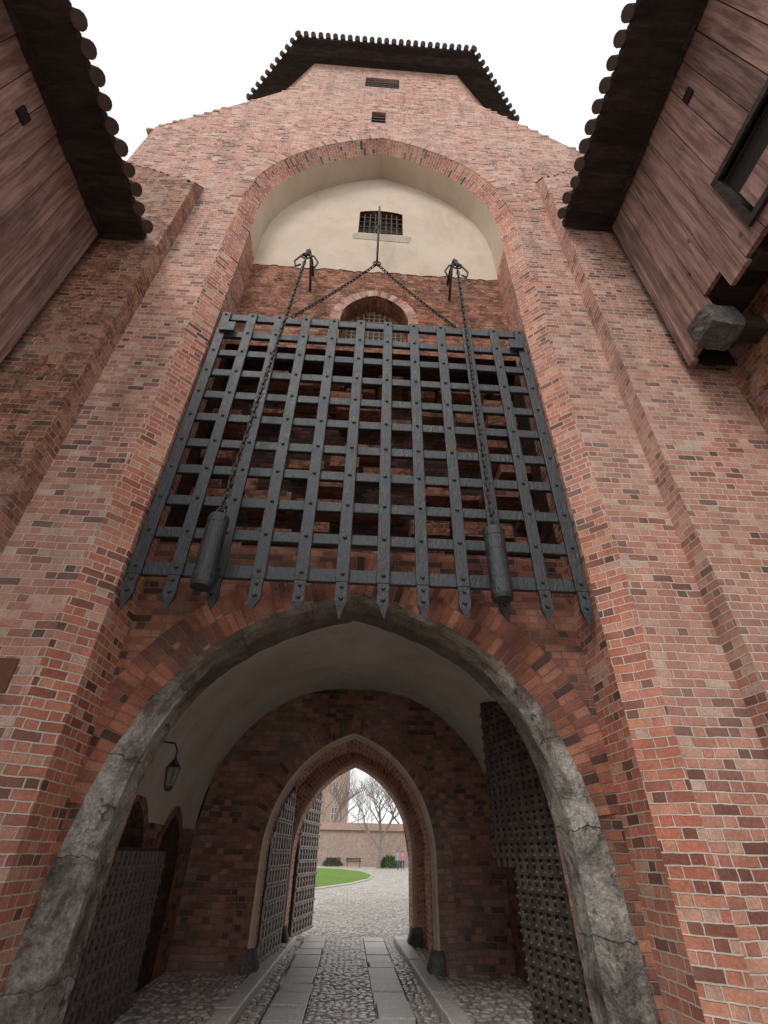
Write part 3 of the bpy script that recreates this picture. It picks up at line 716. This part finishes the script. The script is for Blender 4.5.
# ------------------------------------------------------------------ GROUND
def gz(y): return 0 if y<16 else min(.45,.3*(y-16)/57)
V=[];F=[]; ys=[-60,-10,0,5,10,13.6,16,30,50,73,90,140,300,700]; xs=[-500,-60,-12,-3,3,12,60,500]
for y in ys:
    for x in xs: V.append((x,y,gz(y)-.004))
for j in range(len(ys)-1):
    for i in range(len(xs)-1): a=j*len(xs)+i; F.append((a,a+1,a+len(xs)+1,a+len(xs)))
o=mk('ground',V,F,M_CCOB); o['kind']='structure'
poly=[(-30,24),(-8,26),(-3.6,28.5),(-1.6,32),(.2,37),(1.5,43),(2.0,50),(1.3,58),(-1,65),(-6,69),(-30,71)]
cx,cy=-12,48
V=[(cx,cy,gz(cy)+.05)]+[(x,y,gz(y)+.05) for x,y in poly]; F=[(0,i,i+1) for i in range(1,len(poly))]+[(0,len(poly),1)]
o=mk('lawn',V,F,M_GRASS); o['kind']='structure'
e=B(); e.tube([(x,y,gz(y)+.03) for x,y in poly],.06,6); o=e.mk('lawn_kerb',M_GRAN); o['kind']='structure'
def cobbles(x0,x1,y0,y1,z,cell=.108,res=.02,hgt=.03):
    nx=max(3,int((x1-x0)/res)); ny=int((y1-y0)/res)
    X,Y=np.meshgrid(np.linspace(x0,x1,nx),np.linspace(y0,y1,ny))
    rng=np.random.RandomState(int(abs(x0*100))+3); S=200
    JX=rng.rand(S,S)*.72; JY=rng.rand(S,S)*.72; TN=rng.rand(S,S)
    gx=np.floor(X/cell).astype(int); gy=np.floor(Y/cell).astype(int)
    f1=np.full(X.shape,9.);f2=np.full(X.shape,9.);tn=np.zeros(X.shape)
    for dx in(-1,0,1):
        for dy in(-1,0,1):
            ix,iy=(gx+dx)%S,(gy+dy)%S
            d=np.hypot((gx+dx+.12+JX[ix,iy])*cell-X,(gy+dy+.12+JY[ix,iy])*cell-Y)
            m=d<f1; f2=np.where(m,f1,np.minimum(f2,d)); tn=np.where(m,TN[ix,iy],tn); f1=np.where(m,d,f1)
    g=np.clip((f2-f1)/(cell*.3),0,1); g=g*g*(3-2*g)
    H=z+hgt*np.sqrt(g)+ (tn-.5)*.014*g
    V=np.stack([X,Y,H],-1).reshape(-1,3); idx=np.arange(nx*ny).reshape(ny,nx)
    F=np.stack([idx[:-1,:-1],idx[:-1,1:],idx[1:,1:],idx[1:,:-1]],-1).reshape(-1,4)
    me=bpy.data.meshes.new('cobbled_paving'); me.from_pydata(V.tolist(),[],F.tolist())
    for nm,arr in(('tone',tn),('gap',g)):
        a=me.attributes.new(nm,'FLOAT','POINT'); a.data.foreach_set('value',arr.reshape(-1).astype(np.float32))
    me.materials.append(M_COB); me.polygons.foreach_set('use_smooth',[True]*len(me.polygons))
    o=bpy.data.objects.new('cobbled_paving',me); COL.objects.link(o); o['kind']='structure'
cobbles(-.42,.40,6.6,14.6,.014); cobbles(-1.2,-.93,6.6,14.6,.014); cobbles(.88,1.2,6.6,14.6,.014)
cobbles(-2.66,-1.42,6.4,10.0,.09); cobbles(1.38,2.66,6.4,10.0,.09)
cobbles(-1.75,-1.25,10.0,13.6,.07);cobbles(1.2,1.75,10.0,13.6,.07)
sl=B()
for (x0,x1) in((-.93,-.43),(.41,.88)):
    y=5.6
    while y<14.5:
        L=random.uniform(.45,.95); j=random.uniform(-.03,.03); zz=.045+random.uniform(-.008,.008)
        sl.box(x0+.012+j,x1-.012+j*.5,y+.016,y+L-.016,-.02,zz); y+=L
o=sl.mk('paving_slab_track',M_GRAN,bevel=.015); o['kind']='structure'
kb=B()
def xk(yy,s): return s*(1.18-.12*max(0,(yy-8))/6)
for s in(-1,1):
    y=5.6
    while y<14.0:
        L=random.uniform(.8,1.4); ye=min(y+L,14.0); z=.14+random.uniform(-.008,.008)
        kb.add([(xk(y,s),y+.006,-.02),(xk(y,s)+s*.24,y+.006,-.02),(xk(ye,s)+s*.24,ye-.006,-.02),(xk(ye,s),ye-.006,-.02),(xk(y,s),y+.006,z),(xk(y,s)+s*.24,y+.006,z),(xk(ye,s)+s*.24,ye-.006,z),(xk(ye,s),ye-.006,z)],
               [(0,3,2,1),(4,5,6,7),(0,1,5,4),(1,2,6,5),(2,3,7,6),(3,0,4,7)]); y=ye
o=kb.mk('kerb',M_GRAN,bevel=.02); o['kind']='structure'

# ------------------------------------------------------------------ COURTYARD
CW=empty('courtyard_wall','long pale red brick courtyard wall with tiled top','wall')
b=B(); b.box(-40,40,78,78.6,.2,4.3); b.mk('wall',M_FAR,CW)
b=B(); b.add([(-40,77.7,4.25),(40,77.7,4.25),(40,78.3,5.1),(-40,78.3,5.1),(40,78.9,4.25),(-40,78.9,4.25)],[(0,1,2,3),(3,2,4,5),(0,5,4,1)]); b.mk('coping',M_TILER,CW)
HB=empty('castle_building','pale brick castle wing with rows of windows','building')
b=B(); b.box(-30,-.6,100,112,0,19); b.mk('wall',M_FAR,HB)
b=B(); b.add([(-30.5,99.5,18.9),(-.1,99.5,18.9),(-.1,112.5,18.9),(-30.5,112.5,18.9),(-30.5,106,25),(-.1,106,25)],[(0,1,5,4),(2,3,4,5),(1,2,5),(3,0,4),(0,3,2,1)]); b.mk('roof',M_TILER,HB)
for zz in (6.4,10.4,14.4):
    for x in (-12.6,-9.4,-6.2,-3.0):
        w=B(); w.box(x-.5,x+.5,99.96,100.02,zz,zz+1.9); wo=w.mk('window',M_WIN,HB)
        f=B()
        for xx in(-.5,0,.5): f.box(x+xx-.05,x+xx+.05,99.9,99.96,zz,zz+1.9)
        for q in(0,.95,1.9): f.box(x-.5,x+.5,99.905,99.955,zz+q-.04,zz+q+.04)
        f.mk('frame',M_WHITE,wo)

def tree(name,x,y,h,seed,label):
    rnd=random.Random(seed); Tn=empty(name,label,'tree',group='bare trees by the courtyard wall'); tr=B(); cr=B()
    def grow(p,d,L,r,lv):
        n=4; pts=[p]
        for i in range(n):
            d=(d+Vector((rnd.uniform(-.16,.16),rnd.uniform(-.16,.16),rnd.uniform(-.04,.12)))).normalized(); pts.append(pts[-1]+d*L/n)
        (tr if lv==0 else cr).tube(pts,r,6 if lv<3 else 4,r2=r*.6,caps=False)
        if lv>=6: return
        k=4 if lv<2 else 3
        for i in range(k):
            t=pts[-1] if i<2 else pts[rnd.choice([2,3])]
            ax=Vector((rnd.uniform(-1,1),rnd.uniform(-1,1),rnd.uniform(-.2,.5))).normalized()
            nd=(d*.8+ax*rnd.uniform(.5,.85)).normalized()
            grow(t,nd,L*rnd.uniform(.64,.84),r*.55,lv+1)
    grow(Vector((x,y,gz(y)-.1)),Vector((0,0,1)),h*.28,.28,0)
    tr.mk('trunk',M_BARK,Tn); cr.mk('crown',M_BARK,Tn)
tree('bare_tree',3.5,70,12.5,5,'tall leafless winter tree beside the courtyard path')
tree('bare_tree',-3.5,90,16,9,'leafless winter tree behind the courtyard wall')
tree('bare_tree',9,92,17,12,'leafless winter tree behind the courtyard wall')
def bush(x,y,r,h,label):
    b=B(); rnd=random.Random(int(x*10))
    for i in range(1700):
        a=rnd.uniform(0,6.28); u=rnd.uniform(-.1,1); rr=r*math.sqrt(max(0,1-u*u*.9))*rnd.uniform(.6,1.12)*(1+.18*math.sin(3*a+1)+.1*math.sin(7*a))
        p=Vector((x+rr*math.cos(a),y+rr*math.sin(a),gz(y)+.1+max(0,u)*h*rnd.uniform(.75,1.1)))
        t=Vector((rnd.uniform(-1,1),rnd.uniform(-1,1),rnd.uniform(-1,1))).normalized()*.09; q=t.cross(Vector((rnd.uniform(-1,1),1,rnd.uniform(-1,1)))).normalized()*.05
        b.add([p-t,p-q,p+t,p+q],[(0,1,2,3)])
    b.tube([(x,y,gz(y)-.05),(x,y,gz(y)+h*.7)],.08,6)
    o=b.mk('evergreen_shrub',M_LEAF); top(o,label,'shrub','shrubs by the courtyard wall')
bush(4.9,71.5,1.2,1.1,'rounded green evergreen shrub beside the tree'); bush(-2.2,76.5,1.1,.7,'low dark shrub by the courtyard wall')
def bench(x,y):
    Bn=empty('park_bench','dark wooden park bench on the courtyard edge','bench',group='park benches'); z=gz(y)
    b=B()
    for k in range(4): b.box(x-.9,x+.9,y-.25+k*.13,y-.15+k*.13,z+.42,z+.46)
    b.mk('seat',M_OAK,Bn)
    b=B()
    for k in range(3): b.box(x-.9,x+.9,y+.27,y+.31,z+.55+k*.14,z+.65+k*.14)
    b.mk('backrest',M_OAK,Bn)
    for s in(-.75,.75):
        b=B(); b.box(x+s-.03,x+s+.03,y-.24,y-.18,z,z+.42); b.box(x+s-.03,x+s+.03,y+.21,y+.27,z,z+.98); b.box(x+s-.03,x+s+.03,y-.24,y+.27,z+.38,z+.42); b.mk('leg',M_IRON,Bn)
bench(.6,73); bench(-1.9,73)

def person(x,y,face,jm,pm,label,h=1.72,stride=.16):
    z=gz(y); me=bpy.data.meshes.new('person')
    k=h/1.72
    J=[(0,0,.95),(0,0,1.15),(0,0,1.38),(0,0,1.5),(0,-.01,1.62),
       (-.1,0,.9),(-.11,-stride,.5),(-.11,-stride*1.3,.08),(-.11,-stride*1.3-.14,.04),
       (.1,0,.9),(.11,stride*.6,.5),(.11,stride*1.6,.1),(.11,stride*1.6-.13,.04),
       (-.19,0,1.4),(-.24,.06,1.13),(-.25,-.04,.88),(-.25,-.07,.79),
       (.19,0,1.4),(.24,-.03,1.13),(.25,-.14,.9),(.25,-.18,.81),(0,-.01,1.7)]
    E=[(0,1),(1,2),(2,3),(3,4),(4,21),(0,5),(5,6),(6,7),(7,8),(0,9),(9,10),(10,11),(11,12),(2,13),(13,14),(14,15),(15,16),(2,17),(17,18),(18,19),(19,20)]
    Rr=[.15,.14,.17,.055,.095,.1,.065,.045,.04,.1,.065,.045,.04,.065,.05,.04,.032,.065,.05,.04,.032,.07]
    ca,sa=math.cos(face),math.sin(face)
    me.from_pydata([(x+k*(a*ca-b_*sa),y+k*(a*sa+b_*ca),z+k*c) for a,b_,c in J],E,[])
    o=bpy.data.objects.new('person',me); COL.objects.link(o)
    for mm in (jm,pm,M_SKIN): me.materials.append(mm)
    md=o.modifiers.new('skin','SKIN')
    for v,r in zip(me.skin_vertices[0].data,Rr): v.radius=(r*k,r*k*.85)
    me.skin_vertices[0].data[0].use_root=True
    o.modifiers.new('sub','SUBSURF').render_levels=1
    dg=bpy.context.evaluated_depsgraph_get(); ev_=o.evaluated_get(dg); m2=bpy.data.meshes.new_from_object(ev_)
    o.modifiers.clear(); o.data=m2
    if len(m2.materials)==0:
        for mm in (jm,pm,M_SKIN): m2.materials.append(mm)
    for p in m2.polygons:
        zz=(p.center.z-z)/k; p.material_index=2 if zz>1.5 else (0 if zz>.88 else 1)
        p.use_smooth=True
    top(o,label,'person')
    b=B(); c=Vector((x,y,z+1.68*k)); V=[];n=10
    for i in range(5):
        ph=i/4*math.pi*.5; V+=[(c.x+.105*math.cos(ph)*math.cos(2*math.pi*q/n),c.y+.03+.11*math.cos(ph)*math.sin(2*math.pi*q/n),c.z+.11*math.sin(ph)) for q in range(n)]
    b.add(V,[(i*n+q,i*n+(q+1)%n,(i+1)*n+(q+1)%n,(i+1)*n+q) for i in range(4) for q in range(n)]); b.mk('hair',M_HAIR,o,smooth=True)
person(5.3,64,.3,M_GREYC,M_JEAN,'person in light grey coat and jeans walking')
person(5.85,64.3,-.3,M_PINK,M_NAVY,'person in pink jacket and dark trousers walking',1.66)

# ------------------------------------------------------------------ WORLD / LIGHT / CAMERA
w=bpy.data.worlds.new('World'); scene.world=w; w.use_nodes=True; nt=NT(w)
bg=nt.n['Background']; sky=nt.node('ShaderNodeTexSky',sky_type='NISHITA'); sky.sun_disc=False
EL,RO=math.radians(44),math.radians(205)
sky.sun_elevation=EL; sky.sun_rotation=RO
sc_=nt.node('ShaderNodeVectorMath',operation='SCALE'); nt.l.new(sky.outputs[0],sc_.inputs[0]); sc_.inputs['Scale'].default_value=.1
mx=nt.mix(.93,sc_.outputs[0],(.96,.965,.975))
nt.l.new(mx,bg.inputs[0]); bg.inputs[1].default_value=1.22
L=bpy.data.lights.new('sun','SUN'); L.energy=1.5; L.angle=math.radians(20); L.color=(1,.96,.9)
lo=bpy.data.objects.new('sun',L); COL.objects.link(lo)
d=Vector((math.sin(RO)*math.cos(EL),math.cos(RO)*math.cos(EL),math.sin(EL)))
lo.rotation_euler=d.to_track_quat('Z','Y').to_euler()
scene.view_settings.view_transform='Standard'; scene.view_settings.look='None'; scene.view_settings.exposure=0

F_=480.0; zen=(397,-160); vp=(349,855)
U=Vector((zen[0]-384,512-zen[1],-F_)).normalized(); Fw=Vector((vp[0]-384,512-vp[1],-F_)); Fw=(Fw-U*Fw.dot(U)).normalized(); Rv=Fw.cross(U).normalized()
M=Matrix((Rv,Fw,U)).to_4x4(); M.translation=Vector((0,0,1.6))
cam=bpy.data.cameras.new('camera'); co_=bpy.data.objects.new('camera',cam); COL.objects.link(co_); co_.matrix_world=M
cam.sensor_fit='HORIZONTAL'; cam.sensor_width=36; cam.lens=F_/768*36; cam.clip_end=2000; cam.clip_start=.05
scene.camera=co_
